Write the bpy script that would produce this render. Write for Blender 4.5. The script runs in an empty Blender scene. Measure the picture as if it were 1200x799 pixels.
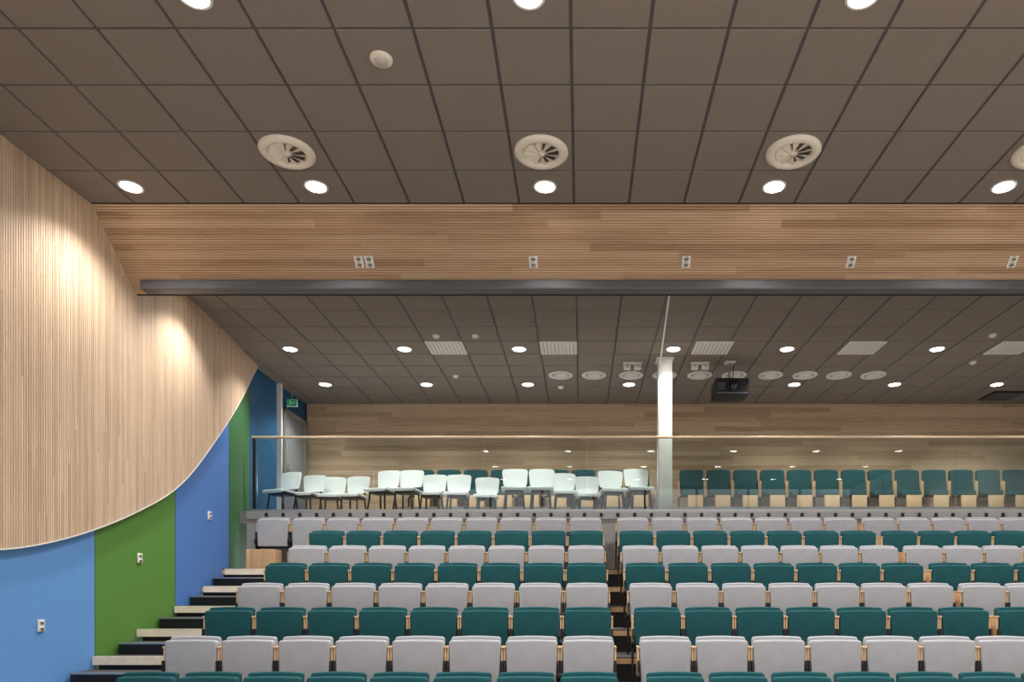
import bpy, bmesh, math, random
from mathutils import Vector, Matrix
random.seed(7)
S = bpy.context.scene
COL = S.collection

# ------------------------------------------------------------ materials
def lin(c):
    out=[]
    for v in c:
        v=v/255.0
        out.append(v/12.92 if v<=0.04045 else ((v+0.055)/1.055)**2.4)
    return (out[0],out[1],out[2],1.0)

def base_mat(name):
    m=bpy.data.materials.new(name); m.use_nodes=True
    nt=m.node_tree; b=nt.nodes['Principled BSDF']
    return m,nt,b

def mat(name,c,rough=0.6,metal=0.0,var=0.06,scale=8.0,bump=0.0,bscale=200.0,spec=0.5):
    m,nt,b=base_mat(name)
    tc=nt.nodes.new('ShaderNodeTexCoord')
    n=nt.nodes.new('ShaderNodeTexNoise'); n.inputs['Scale'].default_value=scale; n.inputs['Detail'].default_value=4
    nt.links.new(tc.outputs['Object'],n.inputs['Vector'])
    r=nt.nodes.new('ShaderNodeValToRGB')
    l=lin(c)
    r.color_ramp.elements[0].position=0.3; r.color_ramp.elements[1].position=0.7
    r.color_ramp.elements[0].color=tuple(max(0,v*(1-var)) for v in l[:3])+(1,)
    r.color_ramp.elements[1].color=tuple(min(1,v*(1+var)) for v in l[:3])+(1,)
    nt.links.new(n.outputs['Fac'],r.inputs['Fac'])
    nt.links.new(r.outputs['Color'],b.inputs['Base Color'])
    b.inputs['Roughness'].default_value=rough; b.inputs['Metallic'].default_value=metal
    b.inputs['Specular IOR Level'].default_value=spec
    if bump>0:
        n2=nt.nodes.new('ShaderNodeTexNoise'); n2.inputs['Scale'].default_value=bscale
        nt.links.new(tc.outputs['Object'],n2.inputs['Vector'])
        bp=nt.nodes.new('ShaderNodeBump'); bp.inputs['Strength'].default_value=bump; bp.inputs['Distance'].default_value=0.002
        nt.links.new(n2.outputs['Fac'],bp.inputs['Height']); nt.links.new(bp.outputs['Normal'],b.inputs['Normal'])
    return m

def emis(name,c,strength,base=(0.9,0.9,0.9,1)):
    m,nt,b=base_mat(name)
    b.inputs['Base Color'].default_value=base
    b.inputs['Emission Color'].default_value=lin(c)
    b.inputs['Emission Strength'].default_value=strength
    try: m.cycles.emission_sampling='NONE'
    except Exception: pass
    return m

def wood_mat(name,across,along,pitch,blen,c_dark,c_mid,c_light,rough=0.5,group=1,contrast=1.0,grain=1.1):
    m,nt,b=base_mat(name); N=nt.nodes; L=nt.links
    def math_(op,a,bb=None,v=None):
        n=N.new('ShaderNodeMath'); n.operation=op
        L.new(a,n.inputs[0])
        if bb is not None: L.new(bb,n.inputs[1])
        if v is not None: n.inputs[1].default_value=v
        return n.outputs[0]
    tc=N.new('ShaderNodeTexCoord'); sp=N.new('ShaderNodeSeparateXYZ'); L.new(tc.outputs['Object'],sp.inputs[0])
    ac=sp.outputs[across]; al=sp.outputs[along]
    idx=math_('FLOOR',math_('DIVIDE',ac,v=pitch*group))
    wn=N.new('ShaderNodeTexWhiteNoise'); wn.noise_dimensions='1D'; L.new(idx,wn.inputs['W'])
    off=math_('MULTIPLY',wn.outputs['Value'],v=9.7)
    seg=math_('FLOOR',math_('ADD',math_('DIVIDE',al,v=blen),off))
    cmb=N.new('ShaderNodeCombineXYZ'); L.new(idx,cmb.inputs[0]); L.new(seg,cmb.inputs[1])
    wn2=N.new('ShaderNodeTexWhiteNoise'); wn2.noise_dimensions='3D'; L.new(cmb.outputs[0],wn2.inputs['Vector'])
    cm2=N.new('ShaderNodeCombineXYZ')
    L.new(math_('MULTIPLY',ac,v=60.0),cm2.inputs[0]); L.new(math_('MULTIPLY',al,v=1.6),cm2.inputs[1])
    L.new(math_('MULTIPLY',wn2.outputs['Value'],v=30.0),cm2.inputs[2])
    ns=N.new('ShaderNodeTexNoise'); ns.inputs['Scale'].default_value=1.0; ns.inputs['Detail'].default_value=5; ns.inputs['Roughness'].default_value=0.6
    L.new(cm2.outputs[0],ns.inputs['Vector'])
    a=math_('MULTIPLY',math_('SUBTRACT',wn2.outputs['Value'],v=0.5),v=0.55*contrast)
    g=math_('MULTIPLY',math_('SUBTRACT',ns.outputs['Fac'],v=0.5),v=grain)
    f=math_('ADD',math_('ADD',a,g),v=0.5)
    r=N.new('ShaderNodeValToRGB'); e=r.color_ramp.elements
    e[0].position=0.05; e[0].color=lin(c_dark); e[1].position=0.95; e[1].color=lin(c_light)
    k=e.new(0.5); k.color=lin(c_mid)
    L.new(f,r.inputs['Fac']); L.new(r.outputs['Color'],b.inputs['Base Color'])
    b.inputs['Roughness'].default_value=rough
    b.inputs['Specular IOR Level'].default_value=0.3
    return m

M={}
M['grayfab']=mat('fabric_gray',(162,163,168),0.9,var=0.05,bump=0.4,bscale=600,spec=0.2)
M['tealfab']=mat('fabric_teal',(29,78,83),0.85,var=0.10,bump=0.4,bscale=600,spec=0.2)
M['ply']=wood_mat('plywood_birch','X','Z',0.2,2.0,(180,142,104),(204,170,130),(220,190,150),0.45)
M['black']=mat('black_steel',(22,22,24),0.45,0.2)
M['dark']=mat('dark_rubber_tread',(62,59,60),0.8)
M['alu']=mat('aluminium',(175,175,175),0.35,0.8)
M['rail']=mat('oak_handrail',(214,190,158),0.4,var=0.05)
M['cream']=mat('platform_plywood_edge',(242,228,202),0.5,var=0.08)
M['tile']=mat('ceiling_tile_brown',(138,130,123),0.9,var=0.02,scale=3,bump=0.3,bscale=400,spec=0.1)
M['tgrid']=mat('ceiling_grid_dark',(84,83,88),0.6)
M['white']=mat('white_paint',(230,229,225),0.5,var=0.02)
M['creamw']=mat('cream_metal',(236,230,216),0.4,var=0.02)
M['blue']=mat('panel_blue',(100,152,212),0.55,var=0.02,spec=0.3)
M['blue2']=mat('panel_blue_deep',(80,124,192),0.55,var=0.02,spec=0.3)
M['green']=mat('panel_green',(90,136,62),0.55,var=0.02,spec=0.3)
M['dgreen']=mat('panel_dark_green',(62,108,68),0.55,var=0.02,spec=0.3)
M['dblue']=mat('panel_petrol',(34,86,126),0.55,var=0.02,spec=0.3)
M['stripdk']=mat('track_dark_gray',(92,93,97),0.5)
M['plastic']=mat('white_plastic',(236,240,240),0.35,var=0.02)
M['door']=mat('door_gray',(130,134,140),0.5)
M['lens']=emis('lamp_lens',(255,252,246),25.0)
M['exit']=emis('exit_green',(20,120,70),0.5,lin((20,110,70)))
M['hole']=mat('hole_dark',(35,34,34),0.9)
M['recess']=mat('recess_gray',(120,112,104),0.9)
M['carpet']=mat('carpet_gray',(130,127,126),0.95)
M['stagefl']=mat('stage_floor_light',(190,170,145),0.5)
M['fascia']=mat('fascia_gray',(160,160,160),0.5)
M['speaker']=mat('speaker_grille',(196,192,184),0.6,var=0.03)
M['wallw']=wood_mat('slat_wood_vertical','Y','Z',0.03,2.4,(176,150,126),(206,180,154),(224,202,178),0.5,group=1,contrast=0.8,grain=1.0)
M['bulk']=wood_mat('slat_wood_bulkhead','Z','X',0.0194,2.6,(160,128,100),(190,158,128),(206,178,148),0.5,group=3,contrast=1.2)
M['backw']=wood_mat('slat_wood_back','Z','X',0.05,2.6,(168,140,112),(198,170,140),(212,188,158),0.45,group=2,contrast=1.2)

gm,nt,b=base_mat('clear_glass'); 
for n in list(nt.nodes):
    if n.type=='BSDF_PRINCIPLED': nt.nodes.remove(n)
o=[n for n in nt.nodes if n.type=='OUTPUT_MATERIAL'][0]
tr=nt.nodes.new('ShaderNodeBsdfTransparent'); tr.inputs[0].default_value=(0.90,0.945,0.93,1)
gl=nt.nodes.new('ShaderNodeBsdfGlossy'); gl.inputs['Roughness'].default_value=0.01
mx=nt.nodes.new('ShaderNodeMixShader'); fr=nt.nodes.new('ShaderNodeFresnel'); fr.inputs[0].default_value=1.5
nt.links.new(fr.outputs[0],mx.inputs[0]); nt.links.new(tr.outputs[0],mx.inputs[1]); nt.links.new(gl.outputs[0],mx.inputs[2]); nt.links.new(mx.outputs[0],o.inputs[0])
M['glass']=gm

# ------------------------------------------------------------ mesh builder
class MB:
    def __init__(s): s.bm=bmesh.new(); s.mats=[]
    def mi(s,k):
        if k not in s.mats: s.mats.append(k)
        return s.mats.index(k)
    def _merge(s,t,k,mtx=None,smooth=False):
        i=s.mi(k)
        if mtx is not None: bmesh.ops.transform(t,matrix=mtx,verts=t.verts)
        me=bpy.data.meshes.new('tmp'); 
        for f in t.faces: f.material_index=i; f.smooth=smooth
        t.to_mesh(me); t.free(); s.bm.from_mesh(me); bpy.data.meshes.remove(me)
    def box(s,x0,x1,y0,y1,z0,z1,k,bev=0.0,mtx=None,seg=2):
        t=bmesh.new(); bmesh.ops.create_cube(t,size=1.0)
        for v in t.verts:
            v.co=Vector(((x0+x1)/2+v.co.x*(x1-x0),(y0+y1)/2+v.co.y*(y1-y0),(z0+z1)/2+v.co.z*(z1-z0)))
        if bev>0: bmesh.ops.bevel(t,geom=t.edges[:],offset=bev,segments=seg,profile=0.6,affect='EDGES')
        s._merge(t,k,mtx,bev>0)
    def cyl(s,p0,p1,r,k,seg=16,r2=None,smooth=True):
        p0=Vector(p0);p1=Vector(p1);d=p1-p0
        t=bmesh.new(); bmesh.ops.create_cone(t,cap_ends=True,segments=seg,radius1=r,radius2=r if r2 is None else r2,depth=d.length)
        q=Vector((0,0,1)).rotation_difference(d.normalized()).to_matrix().to_4x4()
        s._merge(t,k,Matrix.Translation((p0+p1)/2)@q,smooth)
    def poly(s,pts,faces,k,smooth=False):
        t=bmesh.new(); vs=[t.verts.new(p) for p in pts]
        for f in faces: t.faces.new([vs[i] for i in f])
        bmesh.ops.recalc_face_normals(t,faces=t.faces[:])
        s._merge(t,k,None,smooth)
    def prism(s,prof,x0,x1,k):   # prof list of (y,z), extruded along X
        n=len(prof)
        pts=[(x0,y,z) for y,z in prof]+[(x1,y,z) for y,z in prof]
        fs=[tuple(range(n)),tuple(range(2*n-1,n-1,-1))]+[(i,(i+1)%n,n+(i+1)%n,n+i) for i in range(n)]
        s.poly(pts,fs,k)
    def lathe(s,prof,k,seg=32,origin=(0,0,0)):
        pts=[];fs=[]
        for j in range(seg):
            a=2*math.pi*j/seg
            for r,z in prof: pts.append((origin[0]+r*math.cos(a),origin[1]+r*math.sin(a),origin[2]+z))
        n=len(prof)
        for j in range(seg):
            for i in range(n-1):
                fs.append((j*n+i,j*n+i+1,((j+1)%seg)*n+i+1,((j+1)%seg)*n+i))
        s.poly(pts,fs,k,True)
    def panel(s,w,h,r,arch,th,bev,k,mtx,wb=None):   # padded rounded panel in XZ, front -Y, base z=0
        out=[]; wb=w if wb is None else wb
        def corner(cx,cz,a0):
            for i in range(5):
                a=a0+i*math.pi/8; out.append((cx+r*math.cos(a),cz+r*math.sin(a)))
        corner(wb/2-r,r*0.9,-math.pi/2)
        corner(w/2-r,h-r,0)
        for i in range(1,8):
            u=i/8; out.append((w/2-r-(w-2*r)*u,h+arch*math.sin(math.pi*u)))
        corner(-w/2+r,h-r,math.pi/2)
        corner(-wb/2+r,r*0.9,math.pi)
        t=bmesh.new(); n=len(out)
        a=[t.verts.new((x,-th/2,z)) for x,z in out]; b=[t.verts.new((x,th/2,z)) for x,z in out]
        f1=t.faces.new(a); f2=t.faces.new(b[::-1])
        for i in range(n): t.faces.new([a[(i+1)%n],a[i],b[i],b[(i+1)%n]])
        bmesh.ops.recalc_face_normals(t,faces=t.faces[:])
        ed=[e for e in t.edges if abs(e.verts[0].co.y-e.verts[1].co.y)<1e-6]
        bmesh.ops.bevel(t,geom=ed,offset=bev,segments=3,profile=0.6,affect='EDGES')
        s._merge(t,k,mtx,True)
    def mesh(s,name):
        me=bpy.data.meshes.new(name); s.bm.to_mesh(me); s.bm.free()
        for k in s.mats: me.materials.append(M[k])
        return me
    def obj(s,name,loc=(0,0,0),rot=0,parent=None):
        return put(name,s.mesh(name),loc,rot,parent)
def put(name,me,loc=(0,0,0),rot=0,parent=None):
    o=bpy.data.objects.new(name,me); o.location=loc; o.rotation_euler=(0,0,rot); COL.objects.link(o)
    if parent: o.parent=parent
    return o
def T(x,y,z): return Matrix.Translation((x,y,z))
def RX(a): return Matrix.Rotation(a,4,'X')

# ------------------------------------------------------------ parameters
CZ=2.0
ZU=CZ+4.34; ZL=CZ+4.06; YB=14.84; XR=10.4; YF=-4.0
ZF=CZ+1.45; YG=11.80; YE=11.62
def interp(pts,y):
    if y<=pts[0][0]: return pts[0][1]
    if y>=pts[-1][0]: return pts[-1][1]
    for i in range(len(pts)-1):
        if pts[i][0]<=y<=pts[i+1][0]:
            p1,p2=pts[i],pts[i+1]; p0=pts[max(i-1,0)]; p3=pts[min(i+2,len(pts)-1)]
            m1=(p2[1]-p0[1])/(p2[0]-p0[0]); m2=(p3[1]-p1[1])/(p3[0]-p1[0]); h=p2[0]-p1[0]; t=(y-p1[0])/h
            return (2*t**3-3*t*t+1)*p1[1]+(t**3-2*t*t+t)*h*m1+(-2*t**3+3*t*t)*p2[1]+(t**3-t*t)*h*m2
WX=[(-4,-5.5),(3,-5.46),(5.5,-5.43),(7,-5.39),(8.4,-5.32),(9.6,-5.26),(10.7,-5.35),(11.6,-5.46),(12.5,-5.59),(14.9,-5.63)]
EZ=[(-4,2.36),(3,2.38),(5.5,2.40),(6.69,2.484),(7.27,2.595),(7.9,2.787),(8.6,3.07),(9.35,3.464),(10.3,4.19),(11.3,5.02),(12.45,6.06)]
wx=lambda y:interp(WX,y); ez=lambda y:interp(EZ,y)
wallx=lambda y: wx(y)-0.06

# ------------------------------------------------------------ room shell
f=MB(); f.box(-6,XR,YF,YB,-0.1,0,'stagefl'); f.obj('floor')
w=MB()
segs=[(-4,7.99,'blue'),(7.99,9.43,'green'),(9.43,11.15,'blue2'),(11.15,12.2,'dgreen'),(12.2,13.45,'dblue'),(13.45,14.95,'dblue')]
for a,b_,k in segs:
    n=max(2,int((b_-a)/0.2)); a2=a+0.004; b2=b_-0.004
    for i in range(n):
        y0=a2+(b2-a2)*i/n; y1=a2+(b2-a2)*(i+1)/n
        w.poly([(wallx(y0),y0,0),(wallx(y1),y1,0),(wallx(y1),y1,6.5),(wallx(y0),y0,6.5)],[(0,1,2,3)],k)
w.poly([(-5.75,-4,0),(-5.75,15,0),(-5.75,15,6.5),(-5.75,-4,6.5)],[(0,1,2,3)],'hole')
w.obj('wall_left')
w=MB(); p=0.03; y=-3.9
def topz(y):
    if y<7.86: return ZU-0.002
    if y<8.6: return ZU-(y-7.86)*0.70/0.74
    return ZL-0.002
pts=[];fs=[]
while y<12.44:
    for (a,b_,d) in ((y,y+0.025,0.0),(y+0.025,y+p,-0.005)):
        za,zb=ez(a),ez(min(b_,12.44)); ta,tb=topz(a),topz(b_)
        if ta-za<0.01: continue
        xa,xb=wx(a)+d,wx(b_)+d; i=len(pts)
        back=-0.055
        pts+=[(xa,a,za),(xb,b_,zb),(xb,b_,tb),(xa,a,ta),(xa-d+back,a,za),(xb-d+back,b_,zb),(xb-d+back,b_,tb),(xa-d+back,a,ta)]
        fs+=[(i,i+1,i+2,i+3),(i,i+4,i+5,i+1),(i,i+3,i+7,i+4),(i+1,i+5,i+6,i+2)]
    y+=p
w.poly(pts,fs,'wallw'); w.obj('wood_slat_wall_cladding')
w=MB(); pts=[];fs=[]
N=150
for i in range(N+1):
    y=-3.9+(12.42+3.9)*i/N; x=wx(y); z=ez(y)
    pts+=[(x+0.004,y,z+0.002),(x+0.004,y,z-0.012),(x-0.052,y,z-0.012),(x-0.052,y,z+0.002)]
for i in range(N):
    for j in range(4): fs.append((i*4+j,i*4+(j+1)%4,(i+1)*4+(j+1)%4,(i+1)*4+j))
w.poly(pts,fs,'white'); w.obj('trim_1')

w=MB(); w.box(XR,XR+0.1,YF,YB,0,6.5,'white'); w.obj('wall_right')
# open front with invented window frame, added so world light fills ceiling and seats
w=MB()
x=-5.5
while x<XR: w.box(x,x+0.08,YF-0.1,YF,0,6.5,'alu'); x+=1.98
w.box(-5.7,XR,YF-0.1,YF,6.3,6.5,'alu'); w.box(-5.7,XR,YF-0.1,YF,0,0.3,'alu'); w.box(-5.7,XR,YF-0.1,YF,3.1,3.18,'alu')
w.obj('added_fill_opening_1')
w=MB(); w.box(-5.8,XR,YB+0.03,YB+0.12,3.2,6.5,'hole')
z=ZF
while z<ZL:
    w.box(-5.66,XR-0.01,YB,YB+0.03,z,z+0.045,'backw'); z+=0.05
w.obj('wall_back')

def ceiling(name,z,x0,x1,y0,y1,gx,gy):
    c=MB(); pts=[];fs=[]
    k0=math.ceil((x0-gx)/0.6)-1; k1=math.floor((x1-gx)/0.6)+1
    j0=math.ceil((y0-gy)/0.6)-1; j1=math.floor((y1-gy)/0.6)+1
    g=0.012; r=0.010
    for k in range(k0,k1):
        for j in range(j0,j1):
            a,b_=max(gx+k*0.6+g,x0),min(gx+(k+1)*0.6-g,x1); cc,d=max(gy+j*0.6+g,y0),min(gy+(j+1)*0.6-g,y1)
            if b_-a<0.03 or d-cc<0.03: continue
            i=len(pts); e=0.004
            pts+=[(a+e,cc+e,z),(b_-e,cc+e,z),(b_-e,d-e,z),(a+e,d-e,z),(a,cc,z+r),(b_,cc,z+r),(b_,d,z+r),(a,d,z+r)]
            fs+=[(i,i+1,i+2,i+3),(i,i+1,i+5,i+4),(i+1,i+2,i+6,i+5),(i+2,i+3,i+7,i+6),(i+3,i,i+4,i+7)]
    c.poly(pts,fs,'tile')
    c.box(x0,x1,y0,y1,z+r,z+0.1,'tgrid')
    return c.obj(name)
ceiling('ceiling_upper',ZU,-5.7,XR,YF,7.86,-0.078,5.46)
ceiling('ceiling_lower',ZL,-5.7,XR,8.63,YB,-0.06,10.04)

# bulkhead
bk=MB()
bk.prism([(7.86,ZU+0.1),(7.875,ZU),(8.60,ZU-0.685),(8.62,ZU-0.685),(8.62,ZU+0.1)],-5.6,XR,'hole')
n=36
for i in range(n-1):
    t0=i/n; t1=(i+0.84)/n; nx,nz=-0.687*0.007,-0.726*0.007
    q=lambda t:(7.86+0.74*t+0.008,ZU-0.70*t)
    a=q(t0);b_=q(t1)
    bk.prism([a,b_,(b_[0]+nx,b_[1]+nz),(a[0]+nx,a[1]+nz)],-5.38,XR,'bulk')
bk.obj('wall_bulkhead')
tr_=MB(); 
tr_.box(-5.17,XR,8.42,8.575,CZ+3.65,CZ+3.765,'stripdk',0.02,seg=3)
tr_.obj('curtain_track_box')

# ------------------------------------------------------------ tiered platform
rowY=lambda i:6.92+0.727*i
rowF=lambda i:CZ-1.17+0.275*i
nose=lambda i:rowY(i)-0.44
pf=MB()
for i in range(-3,7):
    y0=nose(i); y1=nose(i+1)+0.06 if i<6 else YE
    z=rowF(i); xl=max(wx(y0),wx(y1),wx((y0+y1)/2))-0.045
    if z<0.01: continue
    pf.box(xl,9.6,y0,y1,z-0.012,z,'dark')
    pf.box(xl,9.6,y0,y0+0.03,z-0.075,z-0.012,'ply')
    pf.box(xl,9.6,y0+0.04,y0+0.06,z-0.275,z-0.075,'black')
pf.obj('tiered_seating_platform')
st=MB()
for i in range(-3,6):
    y0=nose(i+1)-0.36; y1=nose(i+1)-0.002; z=rowF(i)+0.1375
    xl=max(wx(y0),wx(y1))-0.04
    st.box(xl,-4.03,y0+0.01,y1,rowF(i)+0.001,z-0.012,'black')
    st.box(xl,-4.03,y0,y1,z-0.012,z,'dark')
    st.box(xl,-4.03,y0-0.006,y0+0.035,z-0.018,z+0.003,'alu')
    st.box(xl,-4.03,nose(i+1)-0.012,nose(i+1)-0.002,rowF(i+1)-0.085,rowF(i+1)+0.004,'cream')
    st.box(xl,-4.03,nose(i+1)-0.012,nose(i+1)+0.05,rowF(i+1)+0.001,rowF(i+1)+0.006,'cream')
st.obj('aisle_stairs')
uf=MB(); uf.box(-5.62,XR-0.01,YE,YB,ZF-0.2,ZF,'carpet'); uf.box(-5.4,XR-0.01,YE,YE+0.03,rowF(6),ZF-0.2,'fascia')
uf.box(-5.4,XR-0.01,YE-0.012,YE+0.0,ZF-0.13,ZF-0.0,'fascia')
uf.obj('floor_upper')
rs=MB(); rs.box(-3.6,XR-0.2,13.75,YB-0.02,ZF,ZF+0.35,'carpet'); rs.obj('rear_seat_riser')
pb=MB(); pb.box(-5.06,-4.62,10.86,11.1,rowF(6)+0.001,rowF(6)+0.30,'ply',0.005); pb.box(-5.02,-4.66,10.853,10.86,rowF(6)+0.04,rowF(6)+0.26,'ply'); pb.obj('plywood_step_box')

# ------------------------------------------------------------ seats
P=0.5425
def seat_mesh(name,fab):
    s=MB()
    s.panel(0.480,0.43,0.030,0.008,0.05,0.016,fab,T(0,0.040,0.395)@RX(-0.02),0.47)
    s.panel(0.468,0.405,0.03,0.008,0.014,0.004,'ply',T(0,0.073,0.40)@RX(-0.02))
    s.panel(0.494,0.425,0.030,0.005,0.075,0.020,fab,T(0,-0.030,0.368)@RX(-0.02),0.474)
    for sx in (-1,1):
        x=sx*0.2590
        s.box(x-0.009,x+0.009,-0.04,0.10,0.44,0.715,'ply',0.003)
        s.box(x-0.009,x+0.009,-0.04,0.10,0.30,0.44,'black',0.003)
        s.box(x-0.011,x+0.011,-0.055,0.09,0.715,0.735,'ply',0.005)
        s.box(x-0.010,x+0.010,-0.07,-0.045,0.34,0.60,'black',0.003)
        s.cyl((x-0.0115,-0.06,0.45),(x+0.0115,-0.06,0.45),0.045,'black',14)
        s.box(x-0.0115,x+0.0115,-0.01,0.05,0.01,0.32,'black',0.003)
        s.box(x-0.0115,x+0.0115,-0.10,0.14,0.0,0.014,'black')
    s.cyl((-0.25,0.03,0.36),(0.25,0.03,0.36),0.014,'black',10)
    return s.mesh(name)
SG=seat_mesh('seat_gray','grayfab'); ST=seat_mesh('seat_teal','tealfab')
for i in range(-3,7):
    me=SG if i%2==0 else ST
    xs=[-4.0+P*(k+.5) for k in range(8)]+[0.535+P*(k+.5) for k in range(7)]+[4.39+P*(k+.5) for k in range(8)]
    if i==6: xs=[-4.0-P*1.5,-4.0-P*.5]+xs
    for x in xs: put('auditorium_seat',me,(x,rowY(i),rowF(i)))
s=MB()
s.panel(0.475,0.46,0.04,0.012,0.06,0.018,'tealfab',T(0,0.02,0.37)@RX(-0.06))
s.panel(0.468,0.43,0.03,0.010,0.014,0.004,'ply',T(0,0.062,0.38)@RX(-0.06))
s.panel(0.40,0.10,0.03,0.0,0.34,0.02,'tealfab',T(0,0.0,0.30))
s.box(-0.10,0.20,-0.18,-0.15,0.05,0.30,'ply',0.006)
for sx in (-1,1):
    s.box(sx*0.255-0.01,sx*0.255+0.01,-0.06,0.10,0.28,0.60,'ply',0.003)
    s.box(sx*0.255-0.012,sx*0.255+0.012,-0.02,0.05,0.0,0.30,'black')
s.cyl((-0.25,0.0,0.29),(0.25,0.0,0.29),0.015,'black',10)
RS=s.mesh('rear_seat')
x=1.98+0.24-P*10
for k in range(23): put('rear_auditorium_seat',RS,(x+P*k,14.45,ZF+0.35)) if abs(x+P*k-1.6)>0.25 else None

# ------------------------------------------------------------ white chairs
c=MB()
c.panel(0.45,0.30,0.05,0.010,0.022,0.008,'plastic',T(0,0.185,0.545)@RX(-0.13),0.41)
c.panel(0.44,0.42,0.05,0.0,0.024,0.008,'plastic',T(0,0.175,0.445)@RX(math.pi/2-0.05))
c.panel(0.42,0.05,0.02,0.0,0.02,0.006,'plastic',T(0,-0.235,0.420)@RX(0.15))
for sx in (-1,1):
    c.box(sx*0.13-0.02,sx*0.13+0.02,0.19,0.205,0.42,0.60,'black',0.004)
    c.box(sx*0.13-0.02,sx*0.13+0.02,0.212,0.224,0.56,0.72,'black',0.004,)
    c.cyl((sx*0.14,-0.15,0.43),(sx*0.18,-0.20,0.0),0.017,'black',10)
    c.cyl((sx*0.14,0.16,0.44),(sx*0.17,0.22,0.0),0.017,'black',10)
    c.cyl((sx*0.14,-0.15,0.425),(sx*0.14,0.16,0.425),0.015,'black',10)
c.cyl((-0.15,-0.12,0.42),(0.15,-0.12,0.42),0.015,'black',10); c.cyl((-0.15,0.14,0.42),(0.15,0.14,0.42),0.015,'black',10)
c.box(-0.15,0.15,-0.10,0.12,0.395,0.425,'black',0.005)
CH=c.mesh('chair')
for (px,yy,rz) in [(331,12.65,-.35),(361,12.95,-.2),(388,13.15,.1),(414,13.1,-.15),(448,12.5,-.3),(477,12.45,-.15),(506,12.9,-.05),(536,12.9,.03),(570,13.2,.05),(603,12.35,.05),(634,12.35,.0),(661,12.75,.1),(689,13.1,.08),(718,12.5,.15),(749,12.35,.18)]:
    put('white_plastic_chair',CH,((px-681)/843*yy,yy,ZF),rz)

# ------------------------------------------------------------ glass railing
g=MB(); xs=[-5.32,-3.4,-1.6,0.1,1.25,3.05,4.95,6.15,8.2,XR-0.02]
for a,b_ in zip(xs[:-1],xs[1:]):
    g.box(a+0.006,b_-0.006,YG-0.008,YG+0.008,ZF+0.03,CZ+2.67,'glass')
g.box(-5.4,XR-0.02,YG-0.03,YG+0.03,ZF,ZF+0.05,'alu')
g.box(-5.4,XR-0.02,YG-0.022,YG+0.022,CZ+2.665,CZ+2.70,'rail',0.008)
g.box(-5.38,-5.34,YG-0.02,YG+0.02,ZF,CZ+2.66,'black',0.005)
x=-5.1
while x<XR-0.2:
    g.box(x,x+0.05,YE-0.03,YE-0.012,ZF-0.09,ZF-0.03,'black',0.005); x+=0.27
g.obj('glass_railing')

p_=MB(); p_.box(1.29,1.52,12.0,12.23,ZF,ZL,'white',0.008); p_.box(1.33,1.35,11.99,12.0,ZF,ZL-0.02,'creamw'); p_.box(1.26,1.55,11.97,12.26,ZL-0.03,ZL,'white',0.004); p_.box(1.26,1.55,11.97,12.26,ZF,ZF+0.08,'alu',0.004)
p_.obj('steel_column')
t=MB(); t.poly([(1.12,9.0,ZL-0.012),(1.145,9.0,ZL-0.012),(1.34,11.98,ZL-0.012),(1.315,11.98,ZL-0.012),(1.12,9.0,ZL),(1.145,9.0,ZL),(1.34,11.98,ZL),(1.315,11.98,ZL)],[(0,1,2,3),(0,1,5,4),(1,2,6,5),(2,3,7,6),(3,0,4,7),(4,5,6,7)],'white'); t.obj('ceiling_cable_duct')

# ------------------------------------------------------------ door, exit sign
d=MB(); xw=-5.66
d.box(xw,xw+0.05,13.62,14.58,ZF,ZF+2.12,'door',0.004)
for a,b_,z0,z1 in ((13.54,13.62,ZF,ZF+2.2),(14.58,14.66,ZF,ZF+2.2),(13.54,14.66,ZF+2.12,ZF+2.2)): d.box(xw,xw+0.075,a,b_,z0,z1,'alu',0.004)
d.box(xw+0.05,xw+0.06,13.7,13.8,ZF+0.95,ZF+1.15,'alu'); d.cyl((xw+0.06,13.75,ZF+1.05),(xw+0.11,13.75,ZF+1.05),0.012,'alu'); d.cyl((xw+0.11,13.74,ZF+1.05),(xw+0.11,13.90,ZF+1.05),0.011,'alu')
d.obj('door_1')
t=MB(); t.box(-5.68,-5.58,13.4,13.45,ZF,ZL-0.005,'white',0.004); t.obj('trim_2')
e=MB(); e.box(-5.55,-5.35,13.56,13.585,CZ+3.66,CZ+3.80,'white',0.004); e.box(-5.54,-5.36,13.55,13.56,CZ+3.67,CZ+3.79,'exit'); 
e.cyl((-5.48,13.545,CZ+3.76),(-5.48,13.55,CZ+3.76),0.012,'white'); e.box(-5.49,-5.47,13.545,13.55,CZ+3.69,CZ+3.745,'white'); e.box(-5.44,-5.39,13.545,13.55,CZ+3.725,CZ+3.74,'white')
e.cyl((-5.45,13.57,CZ+3.80),(-5.45,13.57,ZL),0.006,'alu',8)
e.obj('exit_sign')

# ------------------------------------------------------------ wall sockets
def socket(loc,rx=0,rz=0,name='wall_socket',w=0.085,h=0.13):
    s=MB(); s.box(-w/2,w/2,-0.016,0,-h/2,h/2,'white',0.004)
    for dz in (-h/4,h/4):
        s.cyl((0,-0.0165,dz),(0,-0.019,dz),0.030,'speaker',16)
        s.cyl((-0.010,-0.0185,dz),(-0.010,-0.0215,dz),0.009,'hole',8); s.cyl((0.010,-0.0185,dz),(0.010,-0.0215,dz),0.009,'hole',8)
    o=s.obj(name,loc); o.rotation_euler=(rx,0,rz); return o
for px in (421,433,625,804,997,1186):
    yy=7.86+0.74*0.6; zz=ZU-0.70*0.6
    socket(((px-681)/843*yy,yy+0.002,zz-0.003),rx=math.atan2(0.70,0.74)+0.0,w=0.10,h=0.13)
for px,py in ((47,733),(163,654),(245,604)):
    y=8.0
    for _ in range(20): y=843*wallx(y)/(px-681)
    socket((wallx(y)+0.001,y,CZ+(704-py)/843*y),rz=math.pi/2,w=0.085,h=0.12)

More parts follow.
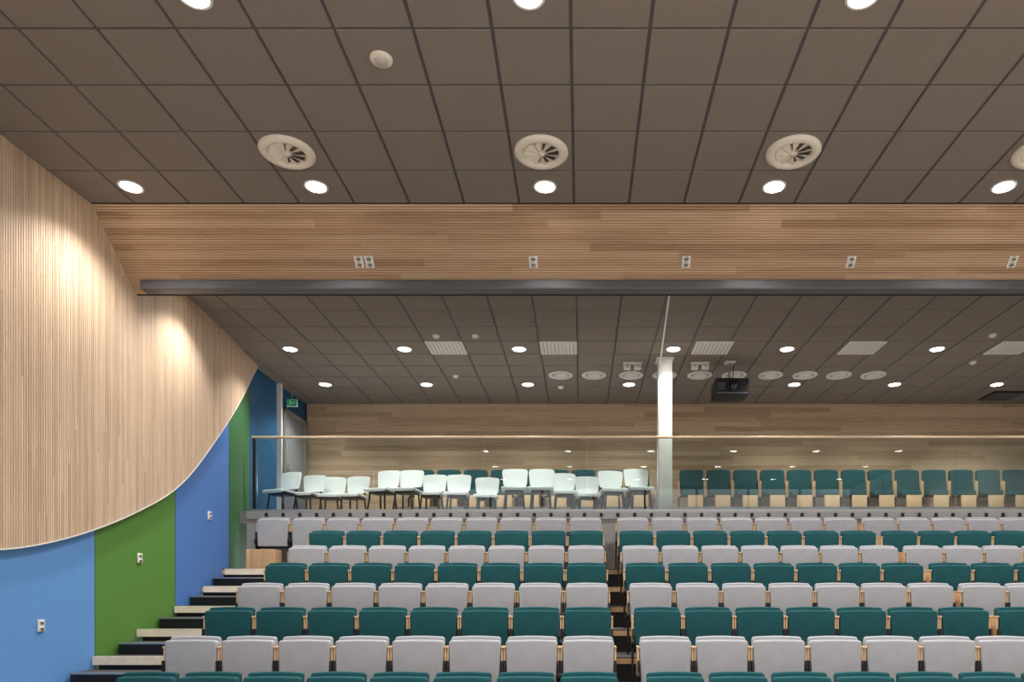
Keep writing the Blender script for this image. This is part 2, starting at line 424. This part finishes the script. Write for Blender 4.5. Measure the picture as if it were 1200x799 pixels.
# ------------------------------------------------------------ ceiling fittings
dl=MB()
dl.lathe([(0.124,0.0),(0.124,-0.006),(0.108,-0.010),(0.100,-0.004)],'white',32)
dl.cyl((0,0,-0.0045),(0,0,-0.003),0.100,'lens',32)
DL=dl.mesh('downlight')
def downlight(x,y,z,e,size=125,col=(1.0,0.965,0.925)):
    o=put('recessed_downlight',DL,(x,y,z))
    l=bpy.data.lights.new('lamp','SPOT'); l.energy=e; l.spot_size=math.radians(size); l.spot_blend=0.9; l.shadow_soft_size=0.07; l.color=col
    lo=bpy.data.objects.new('lamp',l); lo.location=(0,0,-0.05); COL.objects.link(lo); lo.parent=o
EU=265; EL=200
for yy in (5.16,2.76,0.36,-2.04):
    for x in (-2.778,-.378,2.022,4.422,6.822,9.2): downlight(x,yy,ZU,EU)
for x in (-4.72,-2.778,-.378,2.022,4.43,6.83,9.2): downlight(x,7.54,ZU,EU)
for x in (-4.72,-2.85,-1.0,1.49,3.32,5.74,7.8): downlight(x,9.35,ZL,EL)
for x in (-4.69,-2.85,-1.0,1.49,3.32,5.74,8.1): downlight(x,11.6,ZL,EL)
for x in (-4.8,-2.9,-1.0,.9,4.0,5.88,7.8): downlight(x,13.5,ZL,EL)

s=MB()
s.lathe([(0.26,0.0),(0.262,-0.012),(0.235,-0.035),(0.20,-0.04),(0.175,-0.03),(0.168,-0.004)],'creamw',48)
s.cyl((0,0,-0.004),(0,0,-0.001),0.17,'recess',40)
s.lathe([(0.0001,-0.034),(0.03,-0.034),(0.04,-0.02),(0.04,-0.004)],'creamw',24)
for k in range(10):
    a=2*math.pi*k/10; b2=a+0.48
    p0=[(0.038*math.cos(a),0.038*math.sin(a),-0.032),(0.172*math.cos(a),0.172*math.sin(a),-0.034),(0.172*math.cos(b2),0.172*math.sin(b2),-0.006),(0.038*math.cos(b2),0.038*math.sin(b2),-0.006)]
    s.poly(p0,[(0,1,2,3)],'creamw')
SD=s.mesh('diffuser')
for x in (-2.84,-.385,2.05,4.45,6.85): put('swirl_air_diffuser',SD,(x,6.95,ZU))
s=MB(); s.lathe([(0.09,0),(0.09,-0.01),(0.075,-0.022),(0.0001,-0.026)],'creamw',32); s.lathe([(0.055,-0.024),(0.05,-0.032),(0.0001,-0.034)],'speaker',24); SM=s.mesh('round_cover')
put('ceiling_speaker',SM,(-1.6,5.76,ZU))
s=MB(); s.lathe([(0.055,0),(0.055,-0.02),(0.04,-0.035),(0.025,-0.045),(0.0001,-0.047)],'white',24); s.cyl((0,0,-0.05),(0,0,-0.045),0.015,'speaker',12); SK=s.mesh('detector')
for px,py in ((511,393),(557,393),(1163,392),(534,440),(657,453),(1140,424)):
    yy=843*4.06/(704-py); put('smoke_detector',SK,((px-681)/843*yy,yy,ZL))
s=MB(); s.box(-0.295,0.295,-0.295,0.295,-0.010,0,'white',0.003)
for a in range(9):
    for b_ in range(9):
        x=-0.24+a*0.06; y=-0.24+b_*0.06
        s.cyl((x,y,-0.0125),(x,y,-0.009),0.011,'recess',10)
PD=s.mesh('perf')
for x in (-2.16,-.36,2.1,4.5,6.9): put('perforated_ceiling_diffuser',PD,(x,11.54,ZL))
s=MB(); s.lathe([(0.22,0),(0.222,-0.012),(0.205,-0.022),(0.17,-0.018),(0.16,-0.006)],'white',36)
s.cyl((0,0,-0.006),(0,0,-0.001),0.162,'speaker',36)
s.lathe([(0.12,-0.008),(0.12,-0.022),(0.08,-0.026),(0.0001,-0.026)],'white',36)
RD=s.mesh('ringdiff')
for x in (-.37,.23,.9,1.5,2.13,2.75,3.4,4.02,4.63,5.25): put('round_ceiling_vent',RD,(x,12.93,ZL))
for px in (741,820):
    yy=12.25; x=(px-681)/843*yy
    s=MB(); s.box(-0.16,0.16,-0.04,0.04,-0.03,0,'white',0.005)
    for sx in (-1,1):
        s.box(sx*0.09-0.06,sx*0.09+0.06,-0.06,0.05,-0.12,-0.045,'white',0.012); s.cyl((sx*0.09,-0.065,-0.08),(sx*0.09,-0.058,-0.08),0.025,'speaker',16); s.cyl((sx*0.09,0,-0.05),(sx*0.09,0,-0.02),0.012,'alu',8)
    s.obj('emergency_light',(x,yy,ZL))
s=MB(); s.box(-0.28,0.28,-0.22,0.22,-0.62,-0.33,'black',0.025,seg=3)
s.box(-0.26,0.26,-0.225,-0.215,-0.59,-0.57,'stripdk'); s.cyl((0.02,-0.26,-0.48),(0.02,-0.2,-0.48),0.085,'black',28); s.cyl((0.02,-0.265,-0.48),(0.02,-0.258,-0.48),0.06,'glass',24); s.cyl((0.02,-0.262,-0.48),(0.02,-0.255,-0.48),0.05,'stripdk',24)
for k in range(6): s.box(-0.25,-0.12,-0.228,-0.22,-0.42-k*0.02,-0.412-k*0.02,'stripdk')
s.box(-0.12,0.12,-0.12,0.12,-0.33,-0.30,'black',0.005); s.cyl((0,0,-0.31),(0,0,0),0.022,'alu',14); s.box(-0.09,0.09,-0.09,0.09,-0.015,0,'white',0.003)
s.cyl((0.05,0.02,-0.31),(0.08,0.02,0),0.008,'black',8)
s.obj('ceiling_projector',(2.53,12.25,ZL))
s=MB(); s.box(-0.3,0.3,-0.28,0.28,-0.03,0,'black',0.004)
for k in range(9): s.box(-0.27,0.27,-0.25+k*0.06,-0.225+k*0.06,-0.038,-0.03,'stripdk')
s.obj('ceiling_return_grille',(8.3,14.2,ZL))

# ------------------------------------------------------------ world, camera
wd=bpy.data.worlds.new('world'); S.world=wd; wd.use_nodes=True
wd.node_tree.nodes['Background'].inputs[0].default_value=(0.97,0.98,1.0,1); wd.node_tree.nodes['Background'].inputs[1].default_value=1.5
cam=bpy.data.cameras.new('camera'); co=bpy.data.objects.new('camera',cam); COL.objects.link(co)
co.location=(0,0,CZ); co.rotation_euler=(math.pi/2,0,0)
cam.sensor_width=36; cam.sensor_fit='HORIZONTAL'
cam.lens=843/1200*36
cam.shift_x=-81/1200; cam.shift_y=304.5/1200
cam.clip_end=100
S.camera=co
S.view_settings.view_transform='Standard'
